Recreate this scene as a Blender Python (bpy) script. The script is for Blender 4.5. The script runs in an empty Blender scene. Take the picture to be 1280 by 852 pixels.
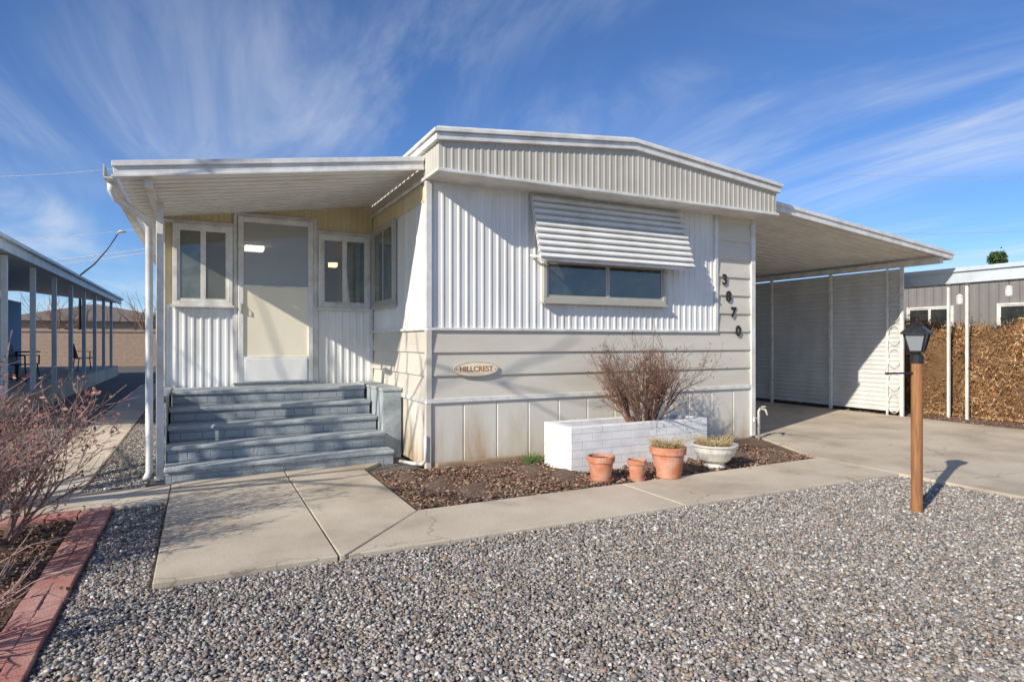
import bpy, bmesh, math, random
import numpy as np
from mathutils import Vector, Matrix
random.seed(7); rng=np.random.default_rng(11)
R=math.radians
S=bpy.context.scene; COL=S.collection
# ---------------------------------------------------------------- camera model
F=770.0; H=1.4; A=R(26.86)
dv=(math.sin(A),math.cos(A)); rv=(math.cos(A),-math.sin(A))
def ray(x):
    u=(x-640)/F; return (dv[0]+u*rv[0], dv[1]+u*rv[1])
def gp(x,y,z=0.0):
    t=(H-z)*F/(y-426); d=ray(x); return (t*d[0],t*d[1])
def onY(x,y,Y):
    d=ray(x); t=Y/d[1]; return Vector((t*d[0],Y,H+t*(426-y)/F))
cam=bpy.data.cameras.new('camera'); co=bpy.data.objects.new('camera',cam); COL.objects.link(co)
cam.sensor_width=36; cam.lens=F/1280*36; cam.clip_end=3000; cam.clip_start=.05
co.location=(0,0,H); co.rotation_euler=(R(90),0,-A); S.camera=co
S.view_settings.view_transform='Standard'; S.view_settings.look='None'; S.view_settings.exposure=0
# ---------------------------------------------------------------- materials
def newmat(name):
    m=bpy.data.materials.new(name); m.use_nodes=True
    nt=m.node_tree; return m,nt,nt.nodes['Principled BSDF']
def N(nt,t,**k):
    n=nt.nodes.new(t)
    for a,b in k.items(): setattr(n,a,b)
    return n
def mat(name,c,rough=.6,c2=None,scale=3.0,amt=.5,bump=0.0,bscale=60.0,metal=0.0,stretch=(1,1,1),spec=.4,lo=.4,hi=.65,ior=None):
    m,nt,b=newmat(name); L=nt.links.new
    b.inputs['Roughness'].default_value=rough; b.inputs['Metallic'].default_value=metal
    b.inputs['Specular IOR Level'].default_value=spec
    if ior: b.inputs['IOR'].default_value=ior
    g=N(nt,'ShaderNodeNewGeometry'); mp=N(nt,'ShaderNodeMapping'); mp.inputs['Scale'].default_value=stretch
    L(g.outputs['Position'],mp.inputs['Vector'])
    if c2 is None: c2=tuple(v*.8 for v in c)
    n=N(nt,'ShaderNodeTexNoise'); n.inputs['Scale'].default_value=scale; n.inputs['Detail'].default_value=8; n.inputs['Roughness'].default_value=.65
    L(mp.outputs[0],n.inputs['Vector'])
    mr=N(nt,'ShaderNodeMapRange'); mr.inputs[1].default_value=lo; mr.inputs[2].default_value=hi; mr.inputs[4].default_value=amt
    L(n.outputs['Fac'],mr.inputs[0])
    mx=N(nt,'ShaderNodeMix',data_type='RGBA'); L(mr.outputs[0],mx.inputs[0])
    mx.inputs[6].default_value=(*c,1); mx.inputs[7].default_value=(*c2,1); L(mx.outputs[2],b.inputs['Base Color'])
    if bump>0:
        n2=N(nt,'ShaderNodeTexNoise'); n2.inputs['Scale'].default_value=bscale; n2.inputs['Detail'].default_value=4
        L(mp.outputs[0],n2.inputs['Vector'])
        bp=N(nt,'ShaderNodeBump'); bp.inputs['Strength'].default_value=bump; bp.inputs['Distance'].default_value=.01
        L(n2.outputs['Fac'],bp.inputs['Height']); L(bp.outputs[0],b.inputs['Normal'])
    return m
def attrmat(name,rough=.7):
    m,nt,b=newmat(name); a=N(nt,'ShaderNodeAttribute'); a.attribute_name='col'
    b.inputs['Roughness'].default_value=rough; b.inputs['Specular IOR Level'].default_value=.2
    g=N(nt,'ShaderNodeNewGeometry'); n=N(nt,'ShaderNodeTexNoise'); n.inputs['Scale'].default_value=180; n.inputs['Detail'].default_value=3
    nt.links.new(g.outputs['Position'],n.inputs['Vector'])
    mr=N(nt,'ShaderNodeMapRange'); mr.inputs[3].default_value=.7; mr.inputs[4].default_value=1.3; nt.links.new(n.outputs['Fac'],mr.inputs[0])
    vm=N(nt,'ShaderNodeVectorMath',operation='SCALE'); nt.links.new(a.outputs['Color'],vm.inputs[0]); nt.links.new(mr.outputs[0],vm.inputs['Scale'])
    nt.links.new(vm.outputs[0],b.inputs['Base Color']); return m
M={}
M['white']=mat('white_metal',(.86,.85,.815),.45,(.70,.675,.61),2.5,.7,.06,40,stretch=(1,1,.3))
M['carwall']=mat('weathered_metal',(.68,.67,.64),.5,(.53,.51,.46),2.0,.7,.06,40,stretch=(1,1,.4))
M['trim']=mat('white_trim',(.82,.805,.76),.45,(.50,.46,.38),5,.6,.08,60)
M['beige']=mat('beige_siding',(.68,.63,.53),.55,(.57,.515,.42),1.6,.7,.06,50,stretch=(.5,.5,2))
M['fascia']=mat('fascia_panel',(.575,.535,.45),.5,(.47,.43,.345),2,.6,.04,50)
M['yellow']=mat('yellow_metal',(.74,.62,.37),.5,(.62,.50,.28),3,.6,.04,50)  # mottled yellow tone for the eave strip and porch upper panel
M['soil']=mat('soil',(.13,.085,.06),.95,(.23,.155,.11),14,.8,.8,70)
M['black']=mat('black_metal',(.02,.02,.02),.4,(.05,.05,.05),20,.5)
M['alum']=mat('bronze_frame',(.50,.47,.40),.4,(.42,.39,.33),6,.5,metal=.1)
M['wood']=mat('post_wood',(.42,.19,.07),.6,(.22,.10,.045),6,.9,.3,90,stretch=(8,8,.7))
M['oldwood']=mat('old_wood',(.42,.29,.18),.8,(.26,.17,.11),6,.8,.2,90)
M['terra']=mat('terracotta',(.53,.19,.09),.8,(.64,.40,.29),7,.8,.15,120)
M['bowl']=mat('white_ceramic',(.70,.67,.60),.6,(.42,.38,.32),9,.7,.15,60)
M['plate']=mat('cream_plate',(.95,.86,.64),.6,(.85,.73,.50),9,.6)
M['brickred']=mat('brick_paver',(.46,.19,.15),.9,(.58,.35,.29),5,.8,.4,110)
M['bark']=mat('bush_bark',(.24,.13,.09),.8,(.13,.075,.05),20,.7)
M['bark2']=mat('rose_bark',(.40,.26,.22),.8,(.22,.13,.11),20,.7)
M['interior']=mat('interior_dark',(.03,.03,.03),.9)
M['room']=mat('interior_wall',(.66,.60,.48),.8)
M['cream']=mat('cream_shade',(.90,.82,.64),.4,(.80,.71,.53),1.2,.6)
M['curtain']=mat('lace_valance',(.50,.52,.44),.8,(.30,.35,.30),40,.8)
M['blue']=mat('blue_wall',(.10,.22,.36),.7)
M['grayroof']=mat('neighbor_fascia',(.62,.68,.70),.5,(.42,.48,.52),3,.6)
M['tanwall']=mat('tan_block',(.48,.35,.25),.85,(.38,.27,.19),4,.7,.3,30)
M['red']=mat('red_plastic',(.50,.03,.03),.4)
M['letter']=mat('brown_letter',(.50,.18,.04),.6)
M['digit']=mat('dark_digit',(.04,.03,.025),.5)
M['grass']=mat('grass_green',(.12,.20,.05),.7); M['straw']=mat('dry_straw',(.50,.38,.18),.8,(.32,.23,.11),30,.7)
M['leafred']=attrmat('leaf_mix',.7); M['pebble']=attrmat('pebble_stone',.75); M['chip']=attrmat('bark_chip',.85); M['hedge']=attrmat('hedge_leaf',.85)
def glass(name,c,rough=.03,c2=None,sc=3,ior=1.9):
    return mat(name,c,rough,c2 or c,sc,.8,spec=.6,ior=ior)
M['glass']=glass('window_glass',(.03,.035,.035),.02,(.07,.07,.06))
M['glass_green']=glass('window_glass_green',(.10,.115,.09),.03,(.24,.235,.18),2.2,1.8)
M['lampglass']=glass('lantern_glass',(.30,.32,.33),.1)
def clear(name,tr,c):
    m=bpy.data.materials.new(name); m.use_nodes=True; nt=m.node_tree; b=nt.nodes['Principled BSDF']; b.inputs['Base Color'].default_value=(*c,1); b.inputs['Roughness'].default_value=.03; b.inputs['Specular IOR Level'].default_value=1.0
    t=N(nt,'ShaderNodeBsdfTransparent'); x=N(nt,'ShaderNodeMixShader'); x.inputs[0].default_value=1-tr; nt.links.new(t.outputs[0],x.inputs[1]); nt.links.new(b.outputs[0],x.inputs[2]); nt.links.new(x.outputs[0],nt.nodes['Material Output'].inputs[0]); return m
M['clear']=clear('clear_glass',.6,(.26,.27,.23)); M['screen']=clear('door_screen_glass',.45,(.50,.50,.46))
def emis(name,c,s):
    m,nt,b=newmat(name); b.inputs['Base Color'].default_value=(*c,1); b.inputs['Emission Color'].default_value=(*c,1); b.inputs['Emission Strength'].default_value=s; return m
M['lit']=emis('lit_lamp',(1,.93,.78),6); M['litwarm']=emis('lit_warm_lamp',(1,.62,.25),8)
def concretemat():
    m,nt,b=newmat('concrete'); L=nt.links.new; g=N(nt,'ShaderNodeNewGeometry')
    n=N(nt,'ShaderNodeTexNoise'); n.inputs['Scale'].default_value=1.1; n.inputs['Detail'].default_value=9; n.inputs['Roughness'].default_value=.6; L(g.outputs['Position'],n.inputs['Vector'])
    cr=N(nt,'ShaderNodeValToRGB'); e=cr.color_ramp.elements; e[0].position=.33; e[0].color=(.42,.345,.25,1); e[1].position=.68; e[1].color=(.67,.575,.44,1); q=e.new(.5); q.color=(.58,.49,.37,1); L(n.outputs['Fac'],cr.inputs[0])
    n2=N(nt,'ShaderNodeTexNoise'); n2.inputs['Scale'].default_value=55; n2.inputs['Detail'].default_value=5; n2.inputs['Roughness'].default_value=.8; L(g.outputs['Position'],n2.inputs['Vector'])
    mr=N(nt,'ShaderNodeMapRange'); mr.inputs[1].default_value=.3; mr.inputs[2].default_value=.7; mr.inputs[3].default_value=.82; mr.inputs[4].default_value=1.13; L(n2.outputs['Fac'],mr.inputs[0])
    n4=N(nt,'ShaderNodeTexNoise'); n4.inputs['Scale'].default_value=2.2; n4.inputs['Detail'].default_value=4; L(g.outputs['Position'],n4.inputs['Vector'])
    va=N(nt,'ShaderNodeVectorMath',operation='MULTIPLY_ADD'); L(n4.outputs['Color'],va.inputs[0]); va.inputs[1].default_value=(.5,.5,.5); L(g.outputs['Position'],va.inputs[2])
    v=N(nt,'ShaderNodeTexVoronoi',feature='DISTANCE_TO_EDGE'); v.inputs['Scale'].default_value=.42; L(va.outputs[0],v.inputs['Vector'])
    m2=N(nt,'ShaderNodeMapRange'); m2.inputs[1].default_value=0; m2.inputs[2].default_value=.004; m2.inputs[3].default_value=.62; m2.inputs[4].default_value=1; L(v.outputs['Distance'],m2.inputs[0])
    mm=N(nt,'ShaderNodeMath',operation='MULTIPLY'); L(mr.outputs[0],mm.inputs[0]); L(m2.outputs[0],mm.inputs[1])
    vm=N(nt,'ShaderNodeVectorMath',operation='SCALE'); L(cr.outputs[0],vm.inputs[0]); L(mm.outputs[0],vm.inputs['Scale']); L(vm.outputs[0],b.inputs['Base Color'])
    bp=N(nt,'ShaderNodeBump'); bp.inputs['Strength'].default_value=.3; bp.inputs['Distance'].default_value=.006; L(n2.outputs['Fac'],bp.inputs['Height']); L(bp.outputs[0],b.inputs['Normal']); b.inputs['Roughness'].default_value=.88
    return m
M['concrete']=concretemat()
def stepmat(name,dark,light,bare,brick=None):
    m,nt,b=newmat(name); L=nt.links.new; g=N(nt,'ShaderNodeNewGeometry')
    n=N(nt,'ShaderNodeTexNoise'); n.inputs['Scale'].default_value=7; n.inputs['Detail'].default_value=10; n.inputs['Roughness'].default_value=.75; L(g.outputs['Position'],n.inputs['Vector'])
    cr=N(nt,'ShaderNodeValToRGB'); e=cr.color_ramp.elements; e[0].position=.36; e[0].color=(*dark,1); e[1].position=.72; e[1].color=(*bare,1); q=e.new(.56); q.color=(*light,1); L(n.outputs['Fac'],cr.inputs[0])
    n2=N(nt,'ShaderNodeTexNoise'); n2.inputs['Scale'].default_value=45; n2.inputs['Detail'].default_value=6; L(g.outputs['Position'],n2.inputs['Vector'])
    bp=N(nt,'ShaderNodeBump'); bp.inputs['Strength'].default_value=.6; bp.inputs['Distance'].default_value=.012; L(n2.outputs['Fac'],bp.inputs['Height'])
    col=cr.outputs[0]
    if brick:
        s=N(nt,'ShaderNodeSeparateXYZ'); L(g.outputs['Position'],s.inputs[0]); ad=N(nt,'ShaderNodeMath',operation='ADD'); L(s.outputs[0],ad.inputs[0]); L(s.outputs[1],ad.inputs[1])
        cb=N(nt,'ShaderNodeCombineXYZ'); L(ad.outputs[0],cb.inputs[0]); L(s.outputs[2],cb.inputs[1])
        t=N(nt,'ShaderNodeTexBrick'); L(cb.outputs[0],t.inputs['Vector']); t.inputs['Scale'].default_value=1; t.inputs['Brick Width'].default_value=brick[0]; t.inputs['Row Height'].default_value=brick[1]; t.inputs['Mortar Size'].default_value=.006; t.inputs['Mortar Smooth'].default_value=.7
        mx=N(nt,'ShaderNodeMix',data_type='RGBA',blend_type='MULTIPLY'); L(t.outputs['Fac'],mx.inputs[0]); L(col,mx.inputs[6]); mx.inputs[7].default_value=(.72,.72,.74,1); col=mx.outputs[2]
        b2=N(nt,'ShaderNodeBump',invert=True); b2.inputs['Strength'].default_value=.7; b2.inputs['Distance'].default_value=.012; L(t.outputs['Fac'],b2.inputs['Height']); L(b2.outputs[0],bp.inputs['Normal'])
    L(col,b.inputs['Base Color']); L(bp.outputs[0],b.inputs['Normal']); b.inputs['Roughness'].default_value=.75
    return m
M['steps']=stepmat('painted_tread',(.30,.335,.345),(.42,.455,.455),(.55,.56,.52)); M['gbrick']=stepmat('painted_grey_brick',(.28,.315,.33),(.35,.385,.395),(.45,.465,.45),(.21,.085))
def skirtmat():
    m,nt,b=newmat('skirting_paint'); L=nt.links.new; g=N(nt,'ShaderNodeNewGeometry'); s=N(nt,'ShaderNodeSeparateXYZ'); L(g.outputs['Position'],s.inputs[0])
    mp=N(nt,'ShaderNodeMapping'); mp.inputs['Scale'].default_value=(3.2,3.2,.7); L(g.outputs['Position'],mp.inputs['Vector'])
    n=N(nt,'ShaderNodeTexNoise'); n.inputs['Scale'].default_value=1.3; n.inputs['Detail'].default_value=8; n.inputs['Roughness'].default_value=.65; L(mp.outputs[0],n.inputs['Vector'])
    mr=N(nt,'ShaderNodeMapRange'); mr.inputs[1].default_value=.75; mr.inputs[2].default_value=0; mr.inputs[3].default_value=-.17; mr.inputs[4].default_value=.15; L(s.outputs[2],mr.inputs[0])
    x=N(nt,'ShaderNodeMapRange'); x.inputs[1].default_value=3.6; x.inputs[2].default_value=2.6; x.inputs[3].default_value=-.03; x.inputs[4].default_value=.08; L(s.outputs[0],x.inputs[0])
    a=N(nt,'ShaderNodeMath',operation='ADD'); L(n.outputs['Fac'],a.inputs[0]); L(mr.outputs[0],a.inputs[1]); a2=N(nt,'ShaderNodeMath',operation='ADD'); L(a.outputs[0],a2.inputs[0]); L(x.outputs[0],a2.inputs[1])
    cr=N(nt,'ShaderNodeValToRGB'); e=cr.color_ramp.elements; e[0].position=.46; e[0].color=(.72,.68,.585,1); e[1].position=.80; e[1].color=(.50,.34,.20,1); q=e.new(.62); q.color=(.63,.56,.44,1); L(a2.outputs[0],cr.inputs[0]); L(cr.outputs[0],b.inputs['Base Color']); b.inputs['Roughness'].default_value=.6
    return m
M['skirt']=skirtmat()
def brickmat(name,c,mortar,bw,bh,bump=.6):
    m,nt,b=newmat(name); L=nt.links.new; g=N(nt,'ShaderNodeNewGeometry'); s=N(nt,'ShaderNodeSeparateXYZ'); L(g.outputs['Position'],s.inputs[0])
    ad=N(nt,'ShaderNodeMath',operation='ADD'); L(s.outputs[0],ad.inputs[0]); L(s.outputs[1],ad.inputs[1])
    cb=N(nt,'ShaderNodeCombineXYZ'); L(ad.outputs[0],cb.inputs[0]); L(s.outputs[2],cb.inputs[1])
    t=N(nt,'ShaderNodeTexBrick'); L(cb.outputs[0],t.inputs['Vector']); t.inputs['Scale'].default_value=1
    t.inputs['Brick Width'].default_value=bw; t.inputs['Row Height'].default_value=bh; t.inputs['Mortar Size'].default_value=.005; t.inputs['Mortar Smooth'].default_value=.6
    t.inputs['Color1'].default_value=(*c,1); t.inputs['Color2'].default_value=(*[v*.95 for v in c],1); t.inputs['Mortar'].default_value=(*mortar,1)
    n=N(nt,'ShaderNodeTexNoise'); n.inputs['Scale'].default_value=6; n.inputs['Detail'].default_value=8; L(g.outputs['Position'],n.inputs['Vector'])
    mr=N(nt,'ShaderNodeMapRange'); mr.inputs[1].default_value=.4; mr.inputs[2].default_value=.75; mr.inputs[3].default_value=1.04; mr.inputs[4].default_value=.82; L(n.outputs['Fac'],mr.inputs[0])
    vm=N(nt,'ShaderNodeVectorMath',operation='SCALE'); L(t.outputs['Color'],vm.inputs[0]); L(mr.outputs[0],vm.inputs['Scale']); L(vm.outputs[0],b.inputs['Base Color'])
    bp=N(nt,'ShaderNodeBump',invert=True); bp.inputs['Strength'].default_value=bump; bp.inputs['Distance'].default_value=.01
    L(t.outputs['Fac'],bp.inputs['Height']); L(bp.outputs[0],b.inputs['Normal']); b.inputs['Roughness'].default_value=.7
    return m
M['wbrick']=brickmat('painted_white_brick',(.89,.87,.83),(.74,.71,.66),.25,.085,.5)
def gravelmat():
    m,nt,b=newmat('gravel_ground'); L=nt.links.new; g=N(nt,'ShaderNodeNewGeometry')
    v=N(nt,'ShaderNodeTexVoronoi'); v.inputs['Scale'].default_value=66; L(g.outputs['Position'],v.inputs['Vector'])
    cr=N(nt,'ShaderNodeValToRGB'); e=cr.color_ramp.elements
    e[0].position=0;e[0].color=(.12,.10,.085,1); e[1].position=1;e[1].color=(.46,.43,.39,1)
    for p,c in ((.25,(.21,.18,.15)),(.45,(.32,.26,.205)),(.65,(.27,.255,.24)),(.85,(.37,.33,.285))):
        q=e.new(p); q.color=(*c,1)
    s=N(nt,'ShaderNodeSeparateColor'); L(v.outputs['Color'],s.inputs[0]); L(s.outputs[0],cr.inputs[0])
    mr=N(nt,'ShaderNodeMapRange'); mr.inputs[1].default_value=.0; mr.inputs[2].default_value=.75; mr.inputs[3].default_value=1.0; mr.inputs[4].default_value=.3; L(v.outputs['Distance'],mr.inputs[0])
    vm=N(nt,'ShaderNodeVectorMath',operation='SCALE'); L(cr.outputs[0],vm.inputs[0]); L(mr.outputs[0],vm.inputs['Scale']); L(vm.outputs[0],b.inputs['Base Color'])
    bp=N(nt,'ShaderNodeBump',invert=True); bp.inputs['Strength'].default_value=.8; bp.inputs['Distance'].default_value=.008
    L(v.outputs['Distance'],bp.inputs['Height']); L(bp.outputs[0],b.inputs['Normal']); b.inputs['Roughness'].default_value=.85
    return m
M['gravel']=gravelmat()
# ---------------------------------------------------------------- mesh helpers
def W(o):
    v=Vector((0,0,0))
    while o: v=v+o.location; o=o.parent
    return v
def setp(o,label=None,cat=None,group=None,kind=None):
    if label:o['label']=label
    if cat:o['category']=cat
    if group:o['group']=group
    if kind:o['kind']=kind
    return o
def empty(name,loc,label,cat,group=None):
    o=bpy.data.objects.new(name,None); COL.objects.link(o); o.location=loc; o.empty_display_size=.1
    return setp(o,label,cat,group)
class MB:
    def __init__(s): s.v=[];s.f=[]
    def add(s,vs,fs):
        n=len(s.v); s.v+= [tuple(p) for p in vs]; s.f+=[tuple(i+n for i in f) for f in fs]; return s
    def box(s,x0,x1,y0,y1,z0,z1):
        return s.add([(x0,y0,z0),(x1,y0,z0),(x1,y1,z0),(x0,y1,z0),(x0,y0,z1),(x1,y0,z1),(x1,y1,z1),(x0,y1,z1)],
          [(0,3,2,1),(4,5,6,7),(0,1,5,4),(1,2,6,5),(2,3,7,6),(3,0,4,7)])
    def prism(s,poly,ext):
        n=len(poly); e=Vector(ext); a=[Vector(p) for p in poly]; b=[p+e for p in a]
        return s.add(a+b,[tuple(range(n))[::-1],tuple(range(n,2*n))]+[(i,(i+1)%n,(i+1)%n+n,i+n) for i in range(n)])
    def slab(s,poly,z0,z1): return s.prism([(p[0],p[1],z0) for p in poly],(0,0,z1-z0))
    def bar(s,a,b,w,h,up=(0,0,1)):
        a=Vector(a);b=Vector(b); d=(b-a).normalized(); u=Vector(up)
        if abs(d.dot(u))>.98: u=Vector((0,1,0))
        r=d.cross(u).normalized(); u=r.cross(d)
        vs=[p+r*i*w/2+u*j*h/2 for p in (a,b) for i,j in ((-1,-1),(1,-1),(1,1),(-1,1))]
        return s.add(vs,[(0,1,2,3),(7,6,5,4),(0,4,5,1),(1,5,6,2),(2,6,7,3),(3,7,4,0)])
    def tube(s,pts,r,n=8):
        pts=[Vector(p) for p in pts]; rs=r if isinstance(r,(list,tuple)) else [r]*len(pts)
        vs=[];fs=[]; 
        d0=(pts[1]-pts[0]).normalized(); ref=Vector((0,0,1)) if abs(d0.z)<.9 else Vector((1,0,0))
        x=d0.cross(ref).normalized()
        for i,p in enumerate(pts):
            d=(pts[min(i+1,len(pts)-1)]-pts[max(i-1,0)]).normalized()
            x=(x-d*x.dot(d)).normalized(); y=d.cross(x)
            for k in range(n):
                a=2*math.pi*k/n; vs.append(p+(x*math.cos(a)+y*math.sin(a))*rs[i])
        for i in range(len(pts)-1):
            for k in range(n): fs.append((i*n+k,i*n+(k+1)%n,(i+1)*n+(k+1)%n,(i+1)*n+k))
        fs.append(tuple(range(n))[::-1]); fs.append(tuple((len(pts)-1)*n+k for k in range(n)))
        return s.add(vs,fs)
    def lathe(s,c,prof,n=28,ph=0):
        vs=[];fs=[]
        for r,z in prof:
            for k in range(n):
                a=2*math.pi*k/n+ph; vs.append((c[0]+r*math.cos(a),c[1]+r*math.sin(a),c[2]+z))
        for i in range(len(prof)-1):
            for k in range(n): fs.append((i*n+k,i*n+(k+1)%n,(i+1)*n+(k+1)%n,(i+1)*n+k))
        fs.append(tuple(range(n))[::-1]); fs.append(tuple((len(prof)-1)*n+k for k in range(n)))
        return s.add(vs,fs)
    def corr(s,o,ud,vd,nd,L,h0,h1,pitch,depth,prof):
        o=Vector(o);ud=Vector(ud);vd=Vector(vd);nd=Vector(nd)
        us=[];k=0
        while k*pitch<L:
            for a,b in prof:
                u=(k+a)*pitch
                if u<=L: us.append((u,b))
            k+=1
        us.append((L,us[-1][1]))
        f0=h0 if callable(h0) else (lambda u:h0); f1=h1 if callable(h1) else (lambda u:h1)
        vs=[]
        for u,b in us:
            vs.append(o+ud*u+vd*f0(u)+nd*b*depth); vs.append(o+ud*u+vd*f1(u)+nd*b*depth)
        return s.add(vs,[(2*i,2*i+2,2*i+3,2*i+1) for i in range(len(us)-1)])
    def build(s,name,m,parent=None,smooth=False,bevel=0,label=None,cat=None,group=None,kind=None):
        xs=[p[0] for p in s.v];ys=[p[1] for p in s.v];zs=[p[2] for p in s.v]
        c=Vector(((min(xs)+max(xs))/2,(min(ys)+max(ys))/2,min(zs)))
        me=bpy.data.meshes.new(name); me.from_pydata([(p[0]-c.x,p[1]-c.y,p[2]-c.z) for p in s.v],[],s.f); me.update()
        if len(s.v)<60000:
            bm=bmesh.new(); bm.from_mesh(me); bmesh.ops.recalc_face_normals(bm,faces=bm.faces); bm.to_mesh(me); bm.free()
        if smooth: me.polygons.foreach_set('use_smooth',[True]*len(me.polygons))
        me.materials.append(m); o=bpy.data.objects.new(name,me); COL.objects.link(o)
        o.location=c-(W(parent) if parent else Vector((0,0,0)))
        if parent:o.parent=parent
        if bevel:
            b=o.modifiers.new('bevel','BEVEL'); b.width=bevel; b.segments=2; b.limit_method='ANGLE'
        return setp(o,label,cat,group,kind)
RIB=[(0,0),(.38,0),(.5,.9),(.56,1),(.8,1),(.88,.9)]
RIB2=[(0,0),(.56,0),(.66,1),(.86,1),(.96,0)]
LAP=[(0,1),(.04,1.0),(.96,.0),(.965,.35)]
GRV=[(0,.2),(.02,.2),(.04,1),(.975,1),(.985,.2)]
def scatter(name,bv,bf,pos,eul,scl,col,m,smooth=False,jit=0,**k):
    n=len(pos); nv=len(bv); bv=np.array(bv,np.float32); bf=np.array(bf)
    V=bv[None]*scl[:,None,:]
    if jit: V=V*(1+rng.uniform(-jit,jit,(n,nv,1)))
    cx,sx=np.cos(eul[:,0]),np.sin(eul[:,0]); cz,sz=np.cos(eul[:,1]),np.sin(eul[:,1]); cy,sy=np.cos(eul[:,2]),np.sin(eul[:,2])
    Z=np.zeros(n);O=np.ones(n)
    z0=np.stack([np.stack([cz,-sz,Z],1),np.stack([sz,cz,Z],1),np.stack([Z,Z,O],1)],1)
    Rx=np.stack([np.stack([O,Z,Z],1),np.stack([Z,cx,-sx],1),np.stack([Z,sx,cx],1)],1)
    z1=np.stack([np.stack([cy,-sy,Z],1),np.stack([sy,cy,Z],1),np.stack([Z,Z,O],1)],1)
    RR=z1@Rx@z0
    V=np.einsum('nij,nvj->nvi',RR,V)+pos[:,None,:]
    c=np.array([V[:,:,0].mean(),V[:,:,1].mean(),V[:,:,2].min()]); V=(V-c).reshape(-1,3)
    Fc=(bf[None]+(np.arange(n)*nv)[:,None,None]).reshape(-1,bf.shape[1]); fs=bf.shape[1]
    me=bpy.data.meshes.new(name); me.vertices.add(len(V)); me.vertices.foreach_set('co',V.astype(np.float32).ravel())
    me.loops.add(Fc.size); me.loops.foreach_set('vertex_index',Fc.astype(np.int32).ravel())
    me.polygons.add(len(Fc)); me.polygons.foreach_set('loop_start',(np.arange(len(Fc))*fs).astype(np.int32))
    if smooth: me.polygons.foreach_set('use_smooth',np.ones(len(Fc),bool))
    me.update(calc_edges=True)
    a=me.color_attributes.new('col','FLOAT_COLOR','POINT')
    cc=np.concatenate([np.repeat(col,nv,0),np.ones((n*nv,1))],1); a.data.foreach_set('color',cc.astype(np.float32).ravel())
    me.materials.append(m); o=bpy.data.objects.new(name,me); COL.objects.link(o); 
    p=k.pop('parent',None); o.location=Vector(c)-(W(p) if p else Vector((0,0,0)))
    if p:o.parent=p
    return setp(o,**k)
def ico(sub):
    bm=bmesh.new(); bmesh.ops.create_icosphere(bm,subdivisions=sub,radius=1); v=[tuple(q.co) for q in bm.verts]; f=[[w.index for w in q.verts] for q in bm.faces]; bm.free(); return v,f
def text(name,body,size,loc,m,parent,ext=.004,label=None,bold=0.0):
    cu=bpy.data.curves.new(name,'FONT'); cu.body=body; cu.size=size; cu.extrude=ext; cu.align_x='CENTER'; cu.align_y='CENTER'; cu.offset=bold
    t=bpy.data.objects.new(name+'_t',cu); COL.objects.link(t); dg=bpy.context.evaluated_depsgraph_get()
    me=bpy.data.meshes.new_from_object(t.evaluated_get(dg)); bpy.data.objects.remove(t); bpy.data.curves.remove(cu)
    me.transform(Matrix.Rotation(R(90),4,'X')); me.materials.clear(); me.materials.append(m)
    o=bpy.data.objects.new(name,me); COL.objects.link(o); o.parent=parent; o.location=Vector(loc)-W(parent); return setp(o,label)
# ---------------------------------------------------------------- setting
g=MB(); g.add([(-900,-900,0),(900,-900,0),(900,900,0),(-900,900,0)],[(0,1,2,3)]); g.build('ground',M['gravel'],kind='structure')
Z1=.035
s=MB(); s.slab([(-.24,4.02),(.785,4.0),(.785,6.86),(-.24,6.86)],-.05,Z1); s.slab([(.797,4.0),(.83,4.0),(1.56,4.78),(1.56,6.56),(1.80,6.86),(.797,6.86)],-.05,Z1)
s.slab([(.85,3.995),(3.6,3.93),(3.6,4.79),(1.575,4.79)],-.05,Z1); s.slab([(3.61,3.93),(6.44,3.87),(6.44,4.82),(3.61,4.79)],-.05,Z1)
s.slab([(-1.60,6.02),(-.25,6.02),(-.25,6.72),(-1.60,6.72)],-.05,.03)
for i in range(9): s.slab([(-1.60,6.73+i*1.8),(-.97,6.73+i*1.8),(-.97,8.52+i*1.8),(-1.60,8.52+i*1.8)],-.05,.03)
s.build('path',M['concrete'],bevel=.006,kind='structure')
s=MB(); s.slab([(6.45,-8),(11.35,-8),(11.35,2.2),(6.45,2.2)],-.05,Z1); s.slab([(6.45,2.21),(11.35,2.21),(11.35,6.28),(7.13,6.28),(6.45,4.85)],-.05,Z1); s.slab([(7.13,6.29),(11.35,6.29),(11.35,15),(7.13,15)],-.05,Z1+.003)
s.build('driveway',M['concrete'],bevel=.006,kind='structure')
def bed(x0,x1,y0,y1,name):
    m=MB(); nx=int((x1-x0)/.06);ny=int((y1-y0)/.06); vs=[]
    for j in range(ny+1):
        for i in range(nx+1):
            x=x0+(x1-x0)*i/nx;y=y0+(y1-y0)*j/ny; e=min(1,min(x-x0,x1-x,y-y0+.05,y1-y+.2)/.25)
            vs.append((x,y,.006+max(0,e)*(.028+.018*math.sin(x*5.1+y*3)+.012*math.sin(x*13-y*9)+random.uniform(0,.006))))
    fs=[(j*(nx+1)+i,j*(nx+1)+i+1,(j+1)*(nx+1)+i+1,(j+1)*(nx+1)+i) for j in range(ny) for i in range(nx)]
    m.add(vs,fs); m.build(name,M['soil'],smooth=True,kind='structure')
bed(1.575,6.43,4.80,6.36,'soil_bed'); bed(-3.2,-.86,1.2,5.78,'soil_bed')
s=MB(); s.slab([(6.43,4.86),(7.1,6.26),(7.1,6.36),(6.43,6.36)],-.02,.02); s.slab([(11.36,-2),(14,-2),(14,16),(11.36,16)],-.02,.02); s.build('soil_bed',M['soil'],kind='structure')
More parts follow.
